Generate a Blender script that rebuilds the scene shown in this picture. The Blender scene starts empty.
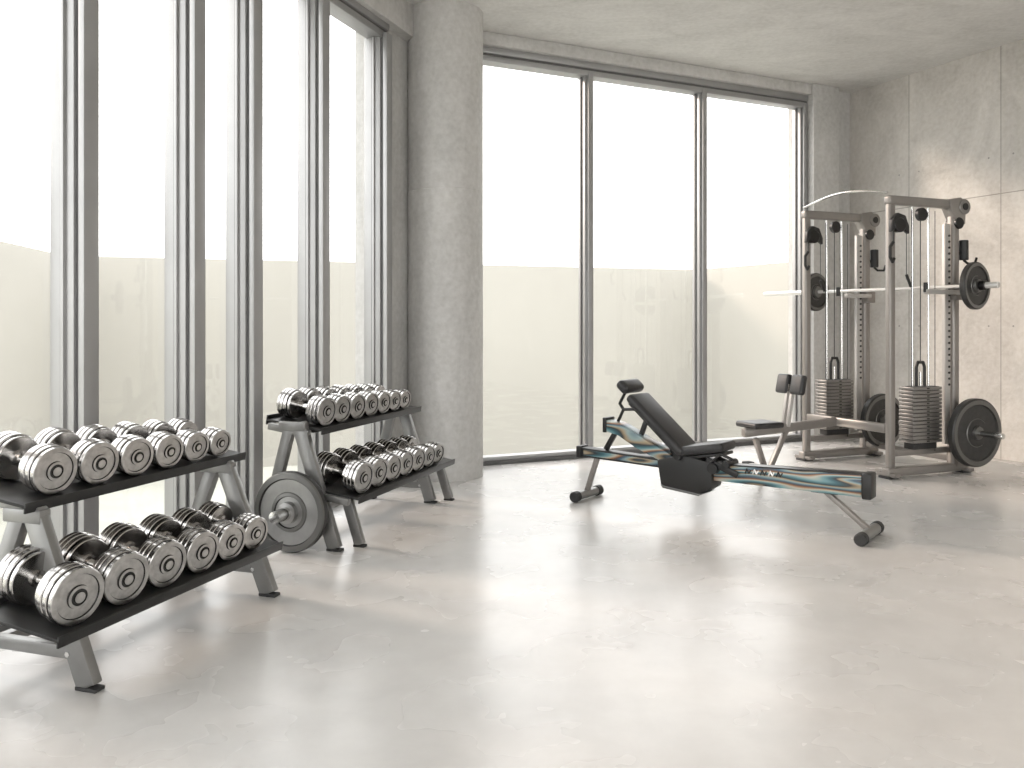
import bpy, bmesh, math, random
from mathutils import Vector, Matrix
random.seed(3)
scene = bpy.context.scene
col = scene.collection
R = math.radians

# ------------------------------------------------------------------ materials
def new_mat(name):
    m = bpy.data.materials.new(name); m.use_nodes = True
    nt = m.node_tree
    return m, nt, nt.nodes['Principled BSDF']

def simple(name, c, rough=0.5, metal=0.0, noise=0.0, nscale=8, bump=0.0, stretch=(1, 1, 1)):
    m, nt, b = new_mat(name)
    b.inputs['Roughness'].default_value = rough
    b.inputs['Metallic'].default_value = metal
    b.inputs['Base Color'].default_value = (*c, 1)
    if noise > 0 or bump > 0:
        tc = nt.nodes.new('ShaderNodeTexCoord')
        mp = nt.nodes.new('ShaderNodeMapping'); mp.inputs['Scale'].default_value = stretch
        n = nt.nodes.new('ShaderNodeTexNoise'); n.inputs['Scale'].default_value = nscale
        n.inputs['Detail'].default_value = 5
        nt.links.new(tc.outputs['Object'], mp.inputs[0]); nt.links.new(mp.outputs[0], n.inputs['Vector'])
        if noise > 0:
            r = nt.nodes.new('ShaderNodeValToRGB')
            r.color_ramp.elements[0].position = .3; r.color_ramp.elements[1].position = .7
            r.color_ramp.elements[0].color = (*[v*(1-noise) for v in c], 1)
            r.color_ramp.elements[1].color = (*[min(1, v*(1+noise)) for v in c], 1)
            nt.links.new(n.outputs['Fac'], r.inputs[0]); nt.links.new(r.outputs[0], b.inputs['Base Color'])
        if bump > 0:
            bp = nt.nodes.new('ShaderNodeBump'); bp.inputs['Strength'].default_value = bump
            bp.inputs['Distance'].default_value = .01
            nt.links.new(n.outputs['Fac'], bp.inputs['Height']); nt.links.new(bp.outputs[0], b.inputs['Normal'])
    return m

def concrete(name, c1, c2, scale=1.2, rough=.75, panels=None, off=(0, 0), stretch=(1, 1, 1)):
    m, nt, b = new_mat(name); L = nt.links
    tc = nt.nodes.new('ShaderNodeTexCoord')
    mp = nt.nodes.new('ShaderNodeMapping'); mp.inputs['Scale'].default_value = stretch
    L.new(tc.outputs['Object'], mp.inputs[0])
    n = nt.nodes.new('ShaderNodeTexNoise'); n.inputs['Scale'].default_value = scale
    n.inputs['Detail'].default_value = 10; n.inputs['Roughness'].default_value = .68; n.inputs['Distortion'].default_value = .6
    L.new(mp.outputs[0], n.inputs['Vector'])
    r = nt.nodes.new('ShaderNodeValToRGB')
    r.color_ramp.elements[0].position = .34; r.color_ramp.elements[1].position = .64
    r.color_ramp.elements[0].color = (*c1, 1); r.color_ramp.elements[1].color = (*c2, 1)
    L.new(n.outputs['Fac'], r.inputs[0])
    colr = r.outputs[0]
    n2 = nt.nodes.new('ShaderNodeTexNoise'); n2.inputs['Scale'].default_value = 24
    n2.inputs['Detail'].default_value = 6
    L.new(tc.outputs['Object'], n2.inputs['Vector'])
    mx = nt.nodes.new('ShaderNodeMix'); mx.data_type = 'RGBA'; mx.blend_type = 'OVERLAY'
    mx.inputs[0].default_value = .25
    L.new(colr, mx.inputs[6]); L.new(n2.outputs['Fac'], mx.inputs[7]); colr = mx.outputs[2]
    if panels:
        sp = nt.nodes.new('ShaderNodeSeparateXYZ'); L.new(tc.outputs['Object'], sp.inputs[0])
        cb = nt.nodes.new('ShaderNodeCombineXYZ')
        ax = nt.nodes.new('ShaderNodeMath'); ax.operation = 'ADD'; ax.inputs[1].default_value = off[0]
        az = nt.nodes.new('ShaderNodeMath'); az.operation = 'ADD'; az.inputs[1].default_value = off[1]
        L.new(sp.outputs[0], ax.inputs[0]); L.new(sp.outputs[2], az.inputs[0])
        L.new(ax.outputs[0], cb.inputs[0]); L.new(az.outputs[0], cb.inputs[1])
        bk = nt.nodes.new('ShaderNodeTexBrick'); bk.offset = 0; bk.squash = 1
        bk.inputs['Color1'].default_value = (1, 1, 1, 1); bk.inputs['Color2'].default_value = (.93, .93, .93, 1)
        bk.inputs['Mortar'].default_value = (.5, .49, .47, 1)
        bk.inputs['Scale'].default_value = 1
        bk.inputs['Mortar Size'].default_value = .005; bk.inputs['Mortar Smooth'].default_value = .3
        bk.inputs['Brick Width'].default_value = panels[0]; bk.inputs['Row Height'].default_value = panels[1]
        L.new(cb.outputs[0], bk.inputs['Vector'])
        m2 = nt.nodes.new('ShaderNodeMix'); m2.data_type = 'RGBA'; m2.blend_type = 'MULTIPLY'; m2.inputs[0].default_value = 1
        L.new(colr, m2.inputs[6]); L.new(bk.outputs['Color'], m2.inputs[7]); colr = m2.outputs[2]
    L.new(colr, b.inputs['Base Color'])
    b.inputs['Roughness'].default_value = rough
    bp = nt.nodes.new('ShaderNodeBump'); bp.inputs['Strength'].default_value = .3; bp.inputs['Distance'].default_value = .01
    L.new(n2.outputs['Fac'], bp.inputs['Height']); L.new(bp.outputs[0], b.inputs['Normal'])
    return m

M_wall = concrete('concrete_wall', (.50, .475, .44), (.69, .66, .615), 1.7, .6, panels=(1.0, 2.47), off=(.224+10, 0), stretch=(1, 1, .7))
M_conc = concrete('concrete_plain', (.48, .475, .46), (.59, .582, .565), 2.2, .65, stretch=(1, 1, .45))
M_ceil = concrete('concrete_ceiling', (.57, .56, .54), (.69, .68, .66), 1.8, .6, stretch=(1, 1.6, 1))

def floor_mat():
    m, nt, b = new_mat('polished_concrete_floor'); L = nt.links
    tc = nt.nodes.new('ShaderNodeTexCoord')
    n = nt.nodes.new('ShaderNodeTexNoise'); n.inputs['Scale'].default_value = 3.2
    n.inputs['Detail'].default_value = 6; n.inputs['Roughness'].default_value = .6; n.inputs['Distortion'].default_value = .2
    L.new(tc.outputs['Object'], n.inputs['Vector'])
    r = nt.nodes.new('ShaderNodeValToRGB')
    r.color_ramp.elements[0].position = .3; r.color_ramp.elements[1].position = .7
    r.color_ramp.elements[0].color = (.545, .535, .522, 1); r.color_ramp.elements[1].color = (.625, .615, .60, 1)
    L.new(n.outputs['Fac'], r.inputs[0]); L.new(r.outputs[0], b.inputs['Base Color'])
    n2 = nt.nodes.new('ShaderNodeTexNoise'); n2.inputs['Scale'].default_value = 2.5
    n2.inputs['Detail'].default_value = 3
    L.new(tc.outputs['Object'], n2.inputs['Vector'])
    mr = nt.nodes.new('ShaderNodeMapRange')
    mr.inputs[1].default_value = .3; mr.inputs[2].default_value = .7
    mr.inputs[3].default_value = .23; mr.inputs[4].default_value = .30
    L.new(n2.outputs['Fac'], mr.inputs[0]); L.new(mr.outputs[0], b.inputs['Roughness'])
    b.inputs['IOR'].default_value = 1.45
    return m
M_floor = floor_mat()

M_alu = simple('window_aluminium', (.38, .38, .38), .40, .5, .05, 4)
M_gask = simple('window_gasket', (.13, .13, .13), .6)
M_hole = simple('tie_hole_grout', (.30, .29, .27), .8)
M_steel = simple('dumbbell_steel', (.50, .49, .48), .19, 1.0, .12, 30)
M_steel2 = simple('dumbbell_face_steel', (.50, .49, .48), .30, 1.0, .18, 40)
M_dark = simple('dark_steel', (.05, .05, .05), .3, .8)
M_chrome = simple('chrome', (.70, .70, .69), .15, 1.0)
M_rackgrey = simple('rack_grey_steel', (.27, .27, .265), .36, .7, .06, 12)
M_black = simple('black_paint', (.018, .018, .018), .4, .1)
M_rubber = simple('black_rubber', (.03, .03, .03), .65, 0, .2, 30)
M_leather = simple('black_leather', (.025, .025, .026), .42, 0, .15, 60, .15)
M_taupe = simple('taupe_frame_paint', (.28, .262, .245), .34, .4, .04, 8)
M_taupe_l = simple('light_frame_paint', (.50, .485, .465), .4, .2)
M_bar = simple('polished_bar', (.82, .81, .79), .25, .35)
M_plate = simple('plate_iron', (.05, .05, .049), .42, .4, .15, 30)
M_plate_l = simple('plate_rim_iron', (.18, .18, .175), .33, .8)
M_disc = simple('big_plate_face', (.33, .33, .325), .38, .85, .1, 12)
M_stack = simple('weight_stack_steel', (.27, .26, .25), .33, .7)
M_ext = simple('courtyard_wall_render', (.395, .38, .345), .9, 0, .04, .3)
M_grass = simple('courtyard_ground_pale', (.50, .50, .45), .95, 0, .10, .7)

def graphic():
    m, nt, b = new_mat('painted_graphic'); L = nt.links
    tc = nt.nodes.new('ShaderNodeTexCoord')
    mp = nt.nodes.new('ShaderNodeMapping'); mp.inputs['Scale'].default_value = (1.3, 0, 8.5)
    mp.inputs['Rotation'].default_value = (0, R(5), 0)
    w = nt.nodes.new('ShaderNodeTexNoise'); w.inputs['Scale'].default_value = .9
    w.inputs['Detail'].default_value = 0.6; w.inputs['Distortion'].default_value = .5
    L.new(tc.outputs['Object'], mp.inputs[0]); L.new(mp.outputs[0], w.inputs['Vector'])
    mu = nt.nodes.new('ShaderNodeMath'); mu.operation = 'MULTIPLY'; mu.inputs[1].default_value = 4.2
    fr = nt.nodes.new('ShaderNodeMath'); fr.operation = 'FRACT'
    L.new(w.outputs['Fac'], mu.inputs[0]); L.new(mu.outputs[0], fr.inputs[0])
    r = nt.nodes.new('ShaderNodeValToRGB'); cr = r.color_ramp
    cols = [(0, (.03, .035, .04)), (.14, (.05, .13, .155)), (.28, (.17, .31, .33)), (.42, (.46, .45, .39)), (.52, (.34, .18, .09)),
            (.62, (.09, .06, .055)), (.72, (.05, .11, .16)), (.84, (.27, .36, .36)), (.92, (.36, .28, .18)), (1, (.03, .035, .04))]
    cr.elements[0].position = 0; cr.elements[0].color = (*cols[0][1], 1)
    cr.elements[1].position = 1; cr.elements[1].color = (*cols[-1][1], 1)
    for p, c in cols[1:-1]:
        e = cr.elements.new(p); e.color = (*c, 1)
    L.new(fr.outputs[0], r.inputs[0]); L.new(r.outputs[0], b.inputs['Base Color'])
    b.inputs['Roughness'].default_value = .3
    return m
M_graph = graphic()

def glass():
    m = bpy.data.materials.new('window_glass'); m.use_nodes = True
    nt = m.node_tree; nt.nodes.clear()
    o = nt.nodes.new('ShaderNodeOutputMaterial'); mx = nt.nodes.new('ShaderNodeMixShader')
    t = nt.nodes.new('ShaderNodeBsdfTransparent'); g = nt.nodes.new('ShaderNodeBsdfGlossy')
    g.inputs['Roughness'].default_value = .02; t.inputs[0].default_value = (.985, .99, .99, 1)
    mx.inputs[0].default_value = .05
    nt.links.new(t.outputs[0], mx.inputs[1]); nt.links.new(g.outputs[0], mx.inputs[2]); nt.links.new(mx.outputs[0], o.inputs[0])
    return m
M_glass = glass()

# ------------------------------------------------------------------ builder
class B:
    def __init__(s):
        s.bm = bmesh.new(); s.mats = []
    def mi(s, m):
        if m not in s.mats: s.mats.append(m)
        return s.mats.index(m)
    def add(s, tmp, mat, M=None, bevel=0, segs=2):
        if bevel > 0:
            tmp.normal_update()
            ed = [e for e in tmp.edges if len(e.link_faces) == 2 and e.calc_face_angle(0) > R(35)]
            bmesh.ops.bevel(tmp, geom=ed, offset=bevel, segments=segs, profile=.5, affect='EDGES', clamp_overlap=True)
        if mat is not None:
            i = s.mi(mat)
            for f in tmp.faces: f.material_index = i
        if M is not None: bmesh.ops.transform(tmp, matrix=M, verts=tmp.verts[:])
        me = bpy.data.meshes.new('t'); tmp.to_mesh(me); tmp.free()
        s.bm.from_mesh(me); bpy.data.meshes.remove(me)
    def box(s, x0, x1, y0, y1, z0, z1, mat, bevel=0, M=None, segs=2):
        t = bmesh.new(); bmesh.ops.create_cube(t, size=1)
        T = Matrix.Translation(((x0+x1)/2, (y0+y1)/2, (z0+z1)/2)) @ Matrix.Diagonal((abs(x1-x0), abs(y1-y0), abs(z1-z0), 1))
        bmesh.ops.transform(t, matrix=T, verts=t.verts[:])
        s.add(t, mat, M, bevel, segs)
    def beam(s, p, q, w, h, mat, bevel=.004, ref=(0, 0, 1), segs=2):
        p = Vector(p); q = Vector(q); d = q-p; L = d.length; z = d.normalized()
        ref = Vector(ref)
        if abs(z.dot(ref)) > .98: ref = Vector((1, 0, 0))
        x = ref.cross(z).normalized(); y = z.cross(x)
        M = Matrix((x, y, z)).transposed().to_4x4(); M.translation = p
        s.box(-w/2, w/2, -h/2, h/2, 0, L, mat, bevel, M, segs)
    def lathe(s, prof, p, axis, segs=32, cap=True):
        z = Vector(axis).normalized(); ref = Vector((0, 0, 1)) if abs(z.z) < .9 else Vector((1, 0, 0))
        x = ref.cross(z).normalized(); y = z.cross(x)
        M = Matrix((x, y, z)).transposed().to_4x4(); M.translation = Vector(p)
        t = bmesh.new(); rings = []
        for r, tt, m in prof:
            if r < 1e-5: rings.append([t.verts.new((0, 0, tt))])
            else: rings.append([t.verts.new((r*math.cos(2*math.pi*k/segs), r*math.sin(2*math.pi*k/segs), tt)) for k in range(segs)])
        for i in range(len(rings)-1):
            a, b = rings[i], rings[i+1]; mi = s.mi(prof[i+1][2])
            for k in range(segs):
                k2 = (k+1) % segs
                if len(a) == 1 and len(b) == 1: continue
                if len(a) == 1: f = t.faces.new((a[0], b[k], b[k2]))
                elif len(b) == 1: f = t.faces.new((a[k], b[0], a[k2]))
                else: f = t.faces.new((a[k], b[k], b[k2], a[k2]))
                f.material_index = mi
        bmesh.ops.recalc_face_normals(t, faces=t.faces[:])
        s.add(t, None, M)
    def cyl(s, p, q, r, mat, segs=16, ch=0.0):
        p = Vector(p); q = Vector(q); L = (q-p).length
        if ch > 0: pr = [(0, 0, mat), (r-ch, 0, mat), (r, ch, mat), (r, L-ch, mat), (r-ch, L, mat), (0, L, mat)]
        else: pr = [(0, 0, mat), (r, 0, mat), (r, L, mat), (0, L, mat)]
        s.lathe(pr, p, q-p, segs)
    def path(s, pts, r, mat, segs=10):
        for a, b in zip(pts[:-1], pts[1:]): s.cyl(a, b, r, mat, segs)
        for c in pts[1:-1]:
            t = bmesh.new(); bmesh.ops.create_uvsphere(t, u_segments=segs, v_segments=6, radius=r)
            s.add(t, mat, Matrix.Translation(c))
    def prism(s, poly, y0, y1, mat, bevel=0, segs=2):
        t = bmesh.new()
        a = [t.verts.new((x, y0, z)) for x, z in poly]; b = [t.verts.new((x, y1, z)) for x, z in poly]
        t.faces.new(a); t.faces.new(b[::-1]); n = len(poly)
        for i in range(n): t.faces.new((a[i], b[i], b[(i+1) % n], a[(i+1) % n]))
        bmesh.ops.recalc_face_normals(t, faces=t.faces[:])
        s.add(t, mat, None, bevel, segs)
    def mesh(s, name):
        me = bpy.data.meshes.new(name); s.bm.to_mesh(me); s.bm.free()
        for m in s.mats: me.materials.append(m)
        for p in me.polygons: p.use_smooth = True
        me.set_sharp_from_angle(angle=R(35))
        return me
    def obj(s, name, loc=(0, 0, 0), rz=0, parent=None):
        o = bpy.data.objects.new(name, s.mesh(name)); col.objects.link(o)
        if parent: o.parent = parent
        else:
            o.location = loc; o.rotation_euler = (0, 0, rz)
        return o

def box_obj(name, loc, rz, dims, mat, parent=None):
    b = B(); b.box(*dims, mat); return b.obj(name, loc, rz, parent)
def empty(name, loc, rz):
    e = bpy.data.objects.new(name, None); col.objects.link(e); e.location = loc; e.rotation_euler = (0, 0, rz)
    e.empty_display_size = .1; return e

# ------------------------------------------------------------------ room shell
H = 3.84
LW0 = (-2.098, 3.446, 0); LWA = math.atan2(.943, .334)
BW0 = (-.26, 7.51, 0);    BWA = R(25.2)
RW0 = (3.78, 9.41, 0);    RWA = R(25.2-90)
REAR = -3.5
def on(o, a, t): return (o[0]+math.cos(a)*t, o[1]+math.sin(a)*t)
tl = (REAR-3.446)/math.sin(LWA); tr = (REAR-9.41)/math.sin(RWA)
PL = on(LW0, LWA, tl); PR = on(RW0, RWA, tr); PC = on(LW0, LWA, 4.07)

def slab(name, z0, z1, mat, grow=.0):
    t = bmesh.new()
    pts = [PL, PC, (RW0[0], RW0[1]), PR]
    c = Vector((sum(p[0] for p in pts)/4, sum(p[1] for p in pts)/4))
    P = []
    for p in pts:
        d = Vector(p)-c; P.append(c+d*(1+grow/d.length))
    a = [t.verts.new((p[0], p[1], z0)) for p in P]; b2 = [t.verts.new((p[0], p[1], z1)) for p in P]
    t.faces.new(a); t.faces.new(b2)
    for i in range(4): t.faces.new((a[i], a[(i+1) % 4], b2[(i+1) % 4], b2[i]))
    bmesh.ops.recalc_face_normals(t, faces=t.faces[:])
    b = B(); b.add(t, mat); return b.obj(name)
slab('floor', -.12, 0, M_floor, .3)
slab('ceiling', H, H+.25, M_ceil, .5)

b = B()
b.box(-.25, tr+.1, 0, .25, 0, H, M_wall)
for k in range(5):
    for dx in (.12, .88):
        for z in (1.24, 2.82):
            x = -.224+k*1.0+dx
            if x > .05: b.cyl((x, -.0012, z), (x, .01, z), .009, M_hole, 12)
b.obj('wall_right', RW0, RWA)
box_obj('wall_back', BW0, BWA, (-.55, -.08, 0, .25, 0, H), M_conc)
b = B(); b.box(3.80, 4.467, .0, .25, 0, H, M_conc); b.box(3.80, 4.17, -.13, .0, 0, H, M_conc, .008); b.obj('wall_pilaster', BW0, BWA)
b = B(); b.box(-.35, 3.80, -.10, .25, 3.73, H, M_conc, .006); b.obj('trim_1', BW0, BWA)
box_obj('wall_left', LW0, LWA, (3.29, 4.12, 0, .25, 0, H), M_conc)
b = B(); b.box(tl, 3.95, -.10, .25, 3.58, H, M_conc, .006); b.obj('trim_2', LW0, LWA)
b = B()
W = PR[0]-PL[0]
for x0, x1 in ((0, .5), (3.6, 4.2), (7.4, 8.0), (11.2, 11.8), (W-.6, W)):
    b.box(x0, x1, -.25, 0, 0, H, M_wall)
b.box(0, W, -.25, 0, 3.4, H, M_wall); b.box(0, W, -.25, 0, 0, .15, M_wall)
b.obj('wall_rear_fill_openings', (PL[0], REAR, 0), 0)  # unseen wall behind camera; big openings added to let in fill light

def window(name, o, a, xs, x0, x1, ztop, fin, w):
    e = empty(name, o, a)
    b = B()
    for x in xs:
        if fin:
            b.box(x-w/2, x+w/2, -.025, .115, .03, ztop-.03, M_alu, .003)
            b.box(x-w/2+.016, x+w/2-.016, -.050, -.025, .03, ztop-.03, M_gask)
            b.box(x-w/2, x+w/2, -.085, -.050, .03, ztop-.03, M_alu, .003)
            b.box(x-w/2-.016, x+w/2+.016, .02, .040, .03, ztop-.03, M_alu, .002)
            b.box(x-w/2-.008, x+w/2+.008, .040, .048, .03, ztop-.03, M_gask)
        else:
            b.box(x-w/2, x+w/2, -.02, .10, .03, ztop-.03, M_alu, .003)
            b.box(x-w/2+.022, x+w/2-.022, -.05, -.02, .03, ztop-.03, M_alu, .002)
            b.box(x-w/2-.012, x+w/2+.012, .03, .05, .03, ztop-.03, M_gask)
    b.obj('mullions', parent=e)
    b = B()
    b.box(x0, x1, -.05, .10, 0, .035, M_gask, .003); b.box(x0, x1, -.03, .10, .035, .07, M_alu, .003)
    b.box(x0, x1, -.04, .10, ztop-.06, ztop-.01, M_alu, .003); b.box(x0, x1, -.03, .10, ztop-.01, ztop+.01, M_gask)
    b.box(x0, x1, -.05, .10, ztop+.01, ztop+.07, M_alu, .003)
    b.obj('rails', parent=e)
    b = B()
    xs2 = sorted(xs)
    for p, q in zip(xs2[:-1], xs2[1:]):
        b.box(p+w/2, q-w/2, .036, .040, .07, ztop-.06, M_glass)
    b.obj('glass_panes', parent=e)
    return e
left_x = [.385, 1.10, 1.60, 2.335, 3.23] + [-.4-.8*k for k in range(8) if -.4-.8*k > tl]
window('window_1', LW0, LWA, left_x, tl, 3.29, 3.52, True, .085)
window('window_2', BW0, BWA, [-.10, 1.084, 2.42, 3.765], -.14, 3.80, 3.66, False, .095)

b = B()
r = .312
b.lathe([(0, 0, M_conc), (r, 0, M_conc), (r, 2.34, M_conc), (r-.003, 2.343, M_conc), (r-.003, 2.346, M_conc), (r, 2.349, M_conc), (r, H, M_conc), (0, H, M_conc)],
        (0, 0, 0), (0, 0, 1), 72)
b.obj('concrete_column', (-.553, 7.0, 0))

# ------------------------------------------------------------------ exterior (sunken courtyard)
GZ = -1.7
t = B(); t.box(-45, 45, -30, 60, GZ-.2, GZ, M_grass); t.obj('courtyard_ground')
pts = [(-6.6, 3.0), (-8.8, 16.45), (4.53, 20.6), (11.0, 9.6)]
b = B()
for p, q in zip(pts[:-1], pts[1:]):
    zc = (2.6+GZ)/2
    b.beam((p[0], p[1], zc), (q[0], q[1], zc), .2, 2.6-GZ, M_ext, 0)
b.obj('courtyard_wall')

# ------------------------------------------------------------------ dumbbells
_db = {}
def dumbbell_mesh(r):
    key = round(r, 3)
    if key in _db: return _db[key]
    b = B(); S, F, D, C = M_steel, M_steel2, M_dark, M_chrome
    for sgn in (-1, 1):
        pr = [(0, 0, C), (.016, 0, C), (.017, .05, C), (.03, .052, S), (.03, .062, S)]
        y = .062
        def disc(y, th, rr, g=.0045, first=False):
            c = .003
            return [(rr*.6, y, S if first else D), (rr-c, y, S), (rr, y+c, S), (rr, y+th-c, S), (rr-c, y+th, S), (rr*.62, y+th, D), (rr*.62, y+th+g, D)]
        for i, (th, k) in enumerate(((.018, .93), (.022, 1.0), (.022, 1.0))):
            pr += disc(y, th, r*k, first=(i == 0)); y += th+.0045
        c = .003; th = .020; rr = r*.97
        pr += [(rr*.6, y, D), (rr-c, y, S), (rr, y+c, S), (rr, y+th-c, S), (rr-c, y+th, F), (rr*.80, y+th, F), (rr*.77, y+th-.005, D), (rr*.70, y+th-.005, F),
               (rr*.42, y+th-.003, F), (rr*.40, y+th+.004, D), (rr*.30, y+th+.005, F), (rr*.29, y+th, D), (rr*.20, y+th, D), (rr*.19, y+th+.009, S), (0, y+th+.010, F)]
        b.lathe(pr, (0, 0, 0), (0, sgn, 0), 40)
    me = b.mesh('dumbbell'); _db[key] = me
    return me
DB_HALF = .062+.018+.022*2+.0045*3+.02

def place_db(org, rz, x, yf, ztray, tilt, rad, yaw):
    o = bpy.data.objects.new('dumbbell', dumbbell_mesh(rad)); col.objects.link(o)
    yc = yf+DB_HALF*math.cos(tilt)
    zc = ztray+DB_HALF*math.sin(tilt)+rad/math.cos(tilt)+.0015
    M = Matrix.Translation(org) @ Matrix.Rotation(rz, 4, 'Z') @ Matrix.Translation((x, yc, zc)) @ Matrix.Rotation(tilt, 4, 'X') @ Matrix.Rotation(yaw, 4, 'Z')
    o.matrix_world = M @ Matrix.Rotation(random.uniform(0, 6), 4, 'Y')
    return o

def rack(name, org, rz, xA, xB, low, up, rear_y, top, foot_y=.03, front_leg2=None, xl=(0, 0), xu=(0, 0)):
    b = B(); lw, lh = .042, .08
    for x in (xA, xB):
        ft = (x, foot_y, .012); tp = (x, top[0], top[1])
        b.beam(ft, tp, lw, lh, M_rackgrey, .005)
        b.beam((x, rear_y-.02, .012), (x, top[0]+.05, top[1]), lw, lh*.8, M_rackgrey, .005)
        b.box(x-lw/2-.004, x+lw/2+.004, top[0]-.05, top[0]+.12, top[1]-.045, top[1]+.005, M_rackgrey, .006)
        b.box(x-.017, x+.017, foot_y+.03, rear_y-.05, .10, .145, M_rackgrey, .004)
        b.box(x-.023, x+.023, foot_y-.044, foot_y+.044, 0, .014, M_rubber, .003)
        b.box(x-.023, x+.023, rear_y-.06, rear_y+.02, 0, .014, M_rubber, .003)
        for s in (-1, 1): b.cyl((x, foot_y+.075, .12), (x+s*.026, foot_y+.075, .12), .010, M_chrome, 6)
        if front_leg2:
            b.beam((x+front_leg2[0], front_leg2[1], .012), (x+front_leg2[0], front_leg2[1]+.09, low[1]-.01), .036, .06, M_rackgrey, .004)
            b.box(x+front_leg2[0]-.02, x+front_leg2[0]+.02, front_leg2[1]-.035, front_leg2[1]+.035, 0, .014, M_rubber, .003)
    b.box(xA, xB, rear_y-.14, rear_y-.10, .09, .13, M_rackgrey, .004)
    for (yf, zt, dp, tilt), xx in ((low, xl), (up, xu)):
        M = Matrix.Translation((0, yf, zt)) @ Matrix.Rotation(tilt, 4, 'X')
        x0, x1 = xx
        b.box(x0, x1, -.015, dp, -.012, 0, M_black, .002, M)
        b.box(x0, x1, -.023, -.015, -.03, .008, M_black, .002, M)
        b.box(x0, x1, dp, dp+.008, -.035, .02, M_black, .002, M)
        b.box(x0+.05, x1-.05, .06, .10, -.04, -.012, M_black, .002, M)
        b.box(x0+.05, x1-.05, dp-.1, dp-.06, -.04, -.012, M_black, .002, M)
        for x in (xA, xB):
            b.box(x-.02, x+.02, .04, dp-.04, -.05, -.012, M_rackgrey, .003, M)
    return b.obj(name, org, rz)

RZ = R(72)
def row(org, x0, rads, gap, yf, zt, tilt, yaw):
    x = x0
    for i, r in enumerate(rads):
        if i: x += rads[i-1]+r+gap
        place_db(org, RZ, x, yf+random.uniform(-.004, .004), zt+0, tilt, r, yaw)
YAW = R(-10)
O1 = (-1.418, 2.826, 0)
low1 = (.02, .240, .34, R(8)); up1 = (.28, .632, .34, R(8))
rack('dumbbell_rack', O1, RZ, .045, 1.10, low1, up1, .60, (.29, .60), .045, None, (-.13, 1.14), (-.02, 1.22))
row(O1, 0.0, [.1, .096, .091, .086, .08, .075], .024, .02, .240, R(8), YAW)
row(O1, 0.155, [.088, .084, .079, .074, .069, .064], .034, .275, .632, R(8), YAW)
O2 = (-.951, 4.65, 0)
low2 = (-.10, .30, .34, R(8)); up2 = (.15, .665, .34, R(8))
rack('dumbbell_rack', O2, RZ, 0, 1.32, low2, up2, .52, (.26, .70), .03, (.12, -.06), (-.0, 1.40), (.03, 1.38))
row(O2, 0.125, [.090, .087, .083, .080, .077, .073, .070], .020, -.10, .30, R(8), YAW)
row(O2, 0.15, [.086, .083, .080, .077, .074, .070, .066], .022, .15, .665, R(8), YAW)

def plate(b, p, axis, r, th=.05, hub=.03):
    P, Lm = M_plate, M_plate_l
    pr = [(.012, -th/2, Lm), (.05, -th/2, Lm), (.055, -th/2+.008, P), (r*.80, -th/2+.012, P), (r*.83, -th/2, Lm), (r*.95, -th/2, Lm), (r, -th/2+.01, P),
          (r, th/2-.01, P), (r*.95, th/2, P), (r*.83, th/2, Lm), (r*.80, th/2-.012, P), (r*.42, th/2-.012, P), (r*.40, th/2-.006, Lm), (r*.36, th/2-.006, P),
          (.058, th/2-.008, P), (.052, th/2+.012, Lm), (.03, th/2+.014, Lm), (.012, th/2+.014, Lm)]
    b.lathe(pr, p, axis, 56)
b = B()
S, F, D = M_plate_l, M_disc, M_dark
r = .222
b.lathe([(0, -.03, D), (r*.9, -.03, D), (r, -.02, M_plate), (r, .015, M_plate), (r*.97, .025, S), (r*.84, .027, S), (r*.81, .017, D), (r*.78, .017, F), (r*.50, .015, F), (r*.48, .022, S),
         (r*.40, .024, S), (r*.38, .016, D), (r*.27, .018, F), (r*.26, .05, F), (r*.17, .055, F), (r*.16, .08, M_chrome), (r*.14, .16, M_chrome), (0, .162, M_chrome)], (0, 0, r), (-1, 0, 0), 64)
cx, cy = -.10, .25
pw = Vector(O2)+Matrix.Rotation(RZ, 3, 'Z') @ Vector((cx, cy, 0))
b.obj('weight_plate', pw, RZ)

# ------------------------------------------------------------------ adjustable bench with long rail
b = B()
b.prism([(-.03, .305), (.70, .285), (.70, .345), (-.03, .372)], -.045, .045, M_black, .006)
b.prism([(-.0, .318), (.66, .300), (.66, .333), (-.0, .358)], -.048, .048, M_graph, .002)
b.prism([(.95, .245), (1.90, .248), (1.90, .380), (1.4, .365), (.95, .345)], -.05, .05, M_graph, .01)
b.prism([(.92, .345), (1.4, .363), (1.90, .376), (1.90, .386), (1.4, .372), (.92, .352)], -.046, .046, M_dark, .003)
b.prism([(1.90, .238), (1.955, .240), (1.955, .392), (1.90, .390)], -.06, .06, M_black, .01)
b.prism([(-.06, .295), (-.02, .295), (-.02, .382), (-.06, .382)], -.055, .055, M_black, .008)
b.prism([(.19, .50), (.19, .585), (.30, .565), (.48, .48), (.68, .39), (.72, .33), (.60, .34), (.42, .41), (.28, .485)], -.055, .055, M_graph, .006)
b.prism([(.165, .495), (.195, .495), (.195, .60), (.165, .60)], -.062, .062, M_black, .006)
b.beam((.24, 0, .50), (.16, 0, .37), .04, .03, M_dark)
b.prism([(.60, .345), (.63, .17), (.90, .145), (.99, .20), (.99, .365), (.78, .40)], -.085, .085, M_black, .012)
b.prism([(.63, .19), (.645, .165), (.90, .142), (.95, .165), (.90, .155), (.66, .18)], -.09, .09, M_plate_l, .002)
b.cyl((1.0, -.1, .33), (1.0, .1, .33), .035, M_dark); b.cyl((1.08, -.08, .36), (1.08, .08, .36), .025, M_black)
b.beam((.95, -.07, .38), (1.16, -.07, .30), .02, .04, M_black); b.beam((.95, .07, .38), (1.16, .07, .30), .02, .04, M_black)
b.path([(.98, -.08, .36), (1.06, -.10, .43), (1.14, -.10, .40)], .010, M_dark)
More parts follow.
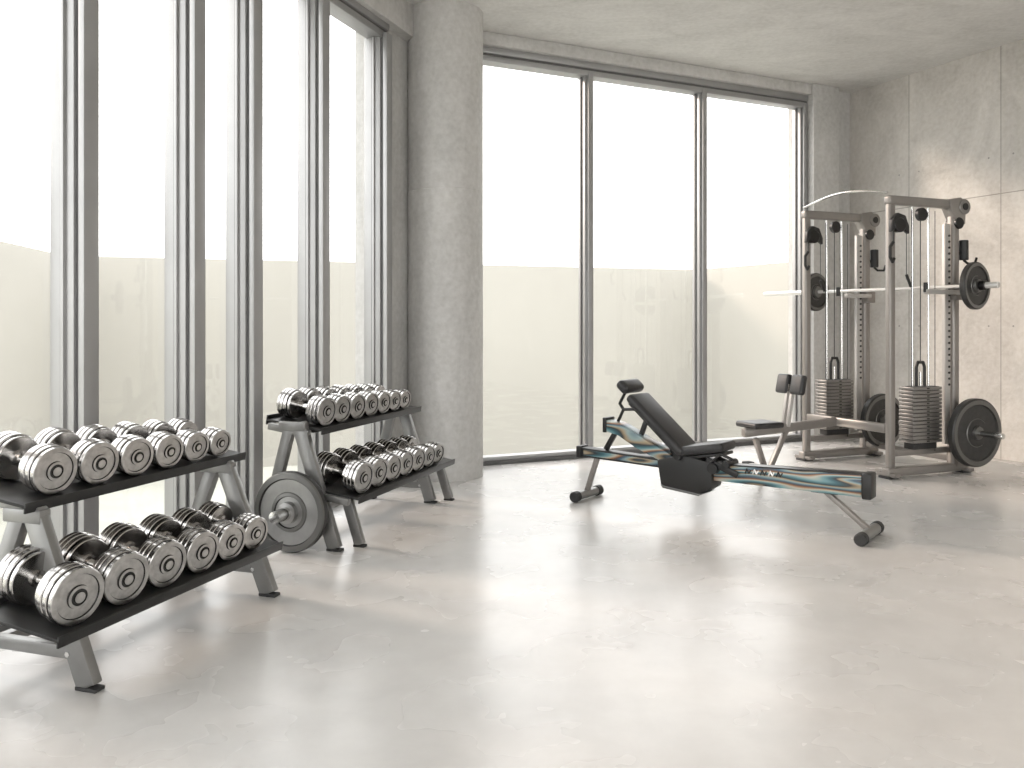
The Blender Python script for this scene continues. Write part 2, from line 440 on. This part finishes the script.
b.cyl((.76, -.11, .39), (.76, .11, .39), .028, M_dark)
for k in range(5):
    x = 1.20+k*.05
    b.path([(x, -.052, .315), (x+.012, -.052, .345), (x+.025, -.052, .318), (x+.038, -.052, .342)], .0045, M_bar if k % 2 else M_black, 6)
def pad(c, L, Wd, T, ang, bev=.025):
    M = Matrix.Translation(c) @ Matrix.Rotation(-ang, 4, 'Y')
    b.box(-L/2, L/2, -Wd/2, Wd/2, -T/2, T/2, M_leather, bev, M, 4)
pad((.92, 0, .445), .32, .24, .06, R(10))
M2 = Matrix.Translation((.93, 0, .41)) @ Matrix.Rotation(-R(10), 4, 'Y'); b.box(-.14, .14, -.08, .08, -.02, .0, M_dark, .004, M2)
M3 = Matrix.Translation((.60, 0, .585)) @ Matrix.Rotation(R(42), 4, 'Y')
b.box(-.27, .27, -.135, .135, -.032, .032, M_leather, .028, M3, 4)
b.box(-.24, .22, -.10, .10, -.048, -.03, M_dark, .005, M3)
b.beam((.66, 0, .48), (.72, 0, .36), .05, .05, M_dark); b.beam((.48, 0, .60), (.42, 0, .44), .03, .03, M_dark)
b.path([(.44, 0, .67), (.30, 0, .66), (.27, 0, .70), (.32, 0, .79)], .011, M_dark)
b.path([(.30, 0, .66), (.25, 0, .56)], .011, M_dark)
M4 = Matrix.Translation((.355, 0, .825)) @ Matrix.Rotation(R(42), 4, 'Y')
b.box(-.05, .05, -.13, .13, -.035, .035, M_leather, .03, M4, 4)
b.beam((1.66, 0, .27), (1.93, 0, .055), .045, .028, M_taupe, .004)
b.beam((1.60, 0, .252), (1.76, 0, .252), .06, .02, M_dark)
b.cyl((1.93, -.18, .037), (1.93, .18, .037), .033, M_rackgrey, 20, .004)
b.cyl((1.93, -.20, .037), (1.93, -.14, .037), .037, M_rubber, 20, .006); b.cyl((1.93, .14, .037), (1.93, .20, .037), .037, M_rubber, 20, .006)
b.beam((.09, 0, .31), (.0, 0, .05), .045, .028, M_taupe, .004)
b.cyl((0, -.16, .037), (0, .16, .037), .030, M_rackgrey, 20, .004)
b.cyl((0, -.18, .037), (0, -.12, .037), .037, M_rubber, 20, .006); b.cyl((0, .12, .037), (0, .18, .037), .037, M_rubber, 20, .006)
b.obj('adjustable_exercise_bench', (.54, 6.06, 0), R(-37))

# ------------------------------------------------------------------ cable / smith machine
b = B(); T, TL = M_taupe, M_taupe_l
def arch(y):
    b.beam((0, y, .03), (0, y, 2.27), .06, .065, T, .018, segs=4)
    b.beam((.70, y, .03), (.70, y, 2.24), .08, .08, T, .025, segs=4)
    b.beam((.61, y-.01, .25), (.61, y-.01, 2.1), .035, .06, TL, .004)
    for k in range(26):
        z = .75+k*.05
        b.cyl((.61, y-.045, z), (.61, y-.038, z), .010, M_black, 10)
    b.beam((-.04, y, 2.27), (.74, y, 2.27), .075, .075, T, .018, segs=4)
    b.prism([(.62, 2.235), (.70, 2.10), (.79, 2.10), (.80, 2.30), (.74, 2.33), (.62, 2.31)], y-.05, y+.05, T, .01)
    b.cyl((.775, y-.06, 2.25), (.775, y+.06, 2.25), .065, M_stack, 24, .006)
    b.cyl((.775, y-.065, 2.25), (.775, y+.065, 2.25), .03, M_black, 16)
    b.cyl((.72, y-.055, 2.11), (.72, y+.055, 2.11), .05, M_dark, 20, .005)
    b.prism([(-.07, 2.0), (-.06, 2.1), (0.0, 2.16), (.08, 2.14), (.12, 2.05), (.12, 1.99), (.03, 2.05)], y-.085, y-.045, M_black, .008)
    b.cyl((.02, y-.09, 2.06), (.02, y-.04, 2.06), .06, M_dark, 20, .005)
    b.cyl((.34, y-.02, 2.17), (.34, y+.02, 2.17), .055, M_black, 20, .004)
    b.beam((-.06, y, .05), (.84, y, .05), .08, .07, T, .012, segs=3)
    b.beam((-.02, y, .20), (.70, y, .20), .045, .05, T, .008)
    for x in (-.02, .80):
        b.box(x-.05, x+.05, y-.06, y+.06, 0, .02, M_rubber, .004)
        b.beam((x, y-.10, .03), (x, y+.10, .03), .06, .03, T, .004)
    for k in range(15):
        z = .28+k*.031
        b.box(.17, .49, y-.075, y+.075, z, z+.025, M_stack, .003)
        b.box(.32, .345, y-.079, y-.075, z+.008, z+.018, M_black)
    b.box(.185, .475, y-.06, y+.06, .28, .742, M_black)
    b.box(.20, .46, y-.05, y+.05, .225, .28, M_rubber, .006)
    for x in (.24, .42): b.cyl((x, y, .2), (x, y, 2.24), .009, M_chrome, 12)
    b.cyl((.33, y, .74), (.33, y, .86), .012, M_chrome, 12)
    b.path([(.285, y, .74), (.285, y, .90), (.30, y, .94), (.36, y, .94), (.375, y, .90), (.375, y, .74)], .013, M_black)
    b.cyl((.33, y, .94), (.33, y, 2.2), .004, M_dark, 8)
    b.cyl((.20, y-.03, .74), (.20, y-.03, 2.2), .003, M_dark, 8); b.cyl((.46, y-.03, .2), (.46, y-.03, 2.2), .003, M_dark, 8)
    b.cyl((-.04, y-.07, 2.03), (-.04, y-.07, 1.90), .005, M_dark, 8)
    b.path([(-.04, y-.07, 1.92), (-.075, y-.07, 1.88), (-.075, y-.07, 1.80), (-.05, y-.07, 1.76), (-.03, y-.07, 1.79)], .013, M_black)
    b.cyl((.10, y-.07, 2.03), (.10, y-.07, 1.62), .003, M_dark, 8)
    b.path([(.10, y-.07, 1.66), (.13, y-.07, 1.60), (.15, y-.07, 1.56)], .012, M_black)
    b.cyl((.79, y-.03, 1.80), (.79, y-.03, 1.97), .038, M_black, 18, .006)
    b.path([(.70, y, 1.86), (.79, y-.03, 1.86)], .014, M_dark)
    b.path([(.79, y-.03, 1.80), (.80, y-.06, 1.77), (.86, y-.08, 1.77), (.88, y-.08, 1.82)], .010, M_black)
    b.cyl((.75, y, .355), (.75, y-.43, .355), .025, M_chrome, 20, .004)
    b.cyl((.75, y, .355), (.75, y-.13, .355), .04, T, 20, .004)
    plate(b, (.75, y-.17, .355), (0, -1, 0), .285 if y < .5 else .25, .065)
    b.beam((.70, y-.07, 1.525), (.30 if y < .5 else .40, y-.07, 1.525), .045, .04, TL, .008)
    b.box(.65, .75, y-.085, y+.05, 1.46, 1.60, T, .008)
    b.cyl((.31, y-.07, 1.52), (.31, y-.07, 1.60), .018, M_black, 12)
arch(0.0); arch(.98)
A = Vector((.667, -.453, 1.57)); E = Vector((.255, 1.89, 1.57)); d = (E-A).normalized()
b.cyl(A, E, .016, M_bar, 16)
b.cyl(A, A+d*.30, .025, M_bar, 20, .003); b.cyl(E-d*.66, E, .022, M_bar, 20, .003)
plate(b, A+d*.19, -d, .195, .05); plate(b, E-d*.63, -d, .185, .05)
b.cyl(A+d*.10, A+d*.15, .04, M_dark, 20, .004)
n = 10
b.path([(-.03, .98*k/n, 2.33+.07*math.sin(math.pi*k/n)) for k in range(n+1)], .010, M_chrome)
b.beam((0, .03, .40), (0, .95, .40), .06, .075, T, .012)
b.beam((.70, .03, .12), (.70, .95, .12), .05, .05, T, .008)
yb = .60
b.beam((-1.0, yb, .345), (.0, yb, .40), .06, .075, T, .012)
b.beam((-.90, yb-.03, .30), (-.80, yb-.03, .04), .045, .04, T, .006)
b.beam((-.55, yb, .35), (-.72, yb, .04), .04, .04, T, .006)
b.beam((-.78, yb-.22, .03), (-.78, yb+.22, .03), .05, .045, T, .006)
for s in (-1, 1): b.box(-.82, -.74, yb+s*.22-.04, yb+s*.22+.04, 0, .06, M_rubber, .01)
b.beam((-1.05, yb, .03), (-.70, yb, .03), .05, .04, M_dark, .004)
b.box(-.98, -.68, yb-.14, yb+.14, .385, .435, M_leather, .02, None, 4)
b.beam((-.56, yb-.03, .38), (-.50, yb-.03, .74), .03, .03, TL, .003)
b.beam((-.56, yb+.03, .38), (-.50, yb+.03, .74), .03, .03, TL, .003)
for s in (-.09, .09):
    Mq = Matrix.Translation((-.50, yb+s, .74)) @ Matrix.Rotation(R(12), 4, 'Y')
    b.box(-.03, .03, -.075, .075, -.085, .085, M_leather, .022, Mq, 4)
b.obj('cable_crossover_machine', (3.09, 6.87, 0), R(22))

# ------------------------------------------------------------------ light
w = bpy.data.worlds.new('world'); scene.world = w; w.use_nodes = True
nt = w.node_tree; bg = nt.nodes['Background']
bg.inputs['Color'].default_value = (1.0, .993, .985, 1); bg.inputs['Strength'].default_value = 3.75
sd = bpy.data.lights.new('sun', 'SUN'); sd.energy = 2.6; sd.angle = R(10); sd.color = (1, .80, .66)
so = bpy.data.objects.new('sun', sd); col.objects.link(so)
so.rotation_euler = Vector((.86, -.42, -.42)).to_track_quat('-Z', 'Y').to_euler(); so.location = (-6, 9, 6)

# ------------------------------------------------------------------ camera
cd = bpy.data.cameras.new('camera'); co = bpy.data.objects.new('camera', cd); col.objects.link(co)
co.location = (0, 0, 1.25); co.rotation_euler = (R(90), 0, 0)
cd.sensor_width = 36; cd.lens = 36*841/1024; cd.shift_y = -(384-325)/1024
scene.camera = co
scene.view_settings.view_transform = 'Standard'
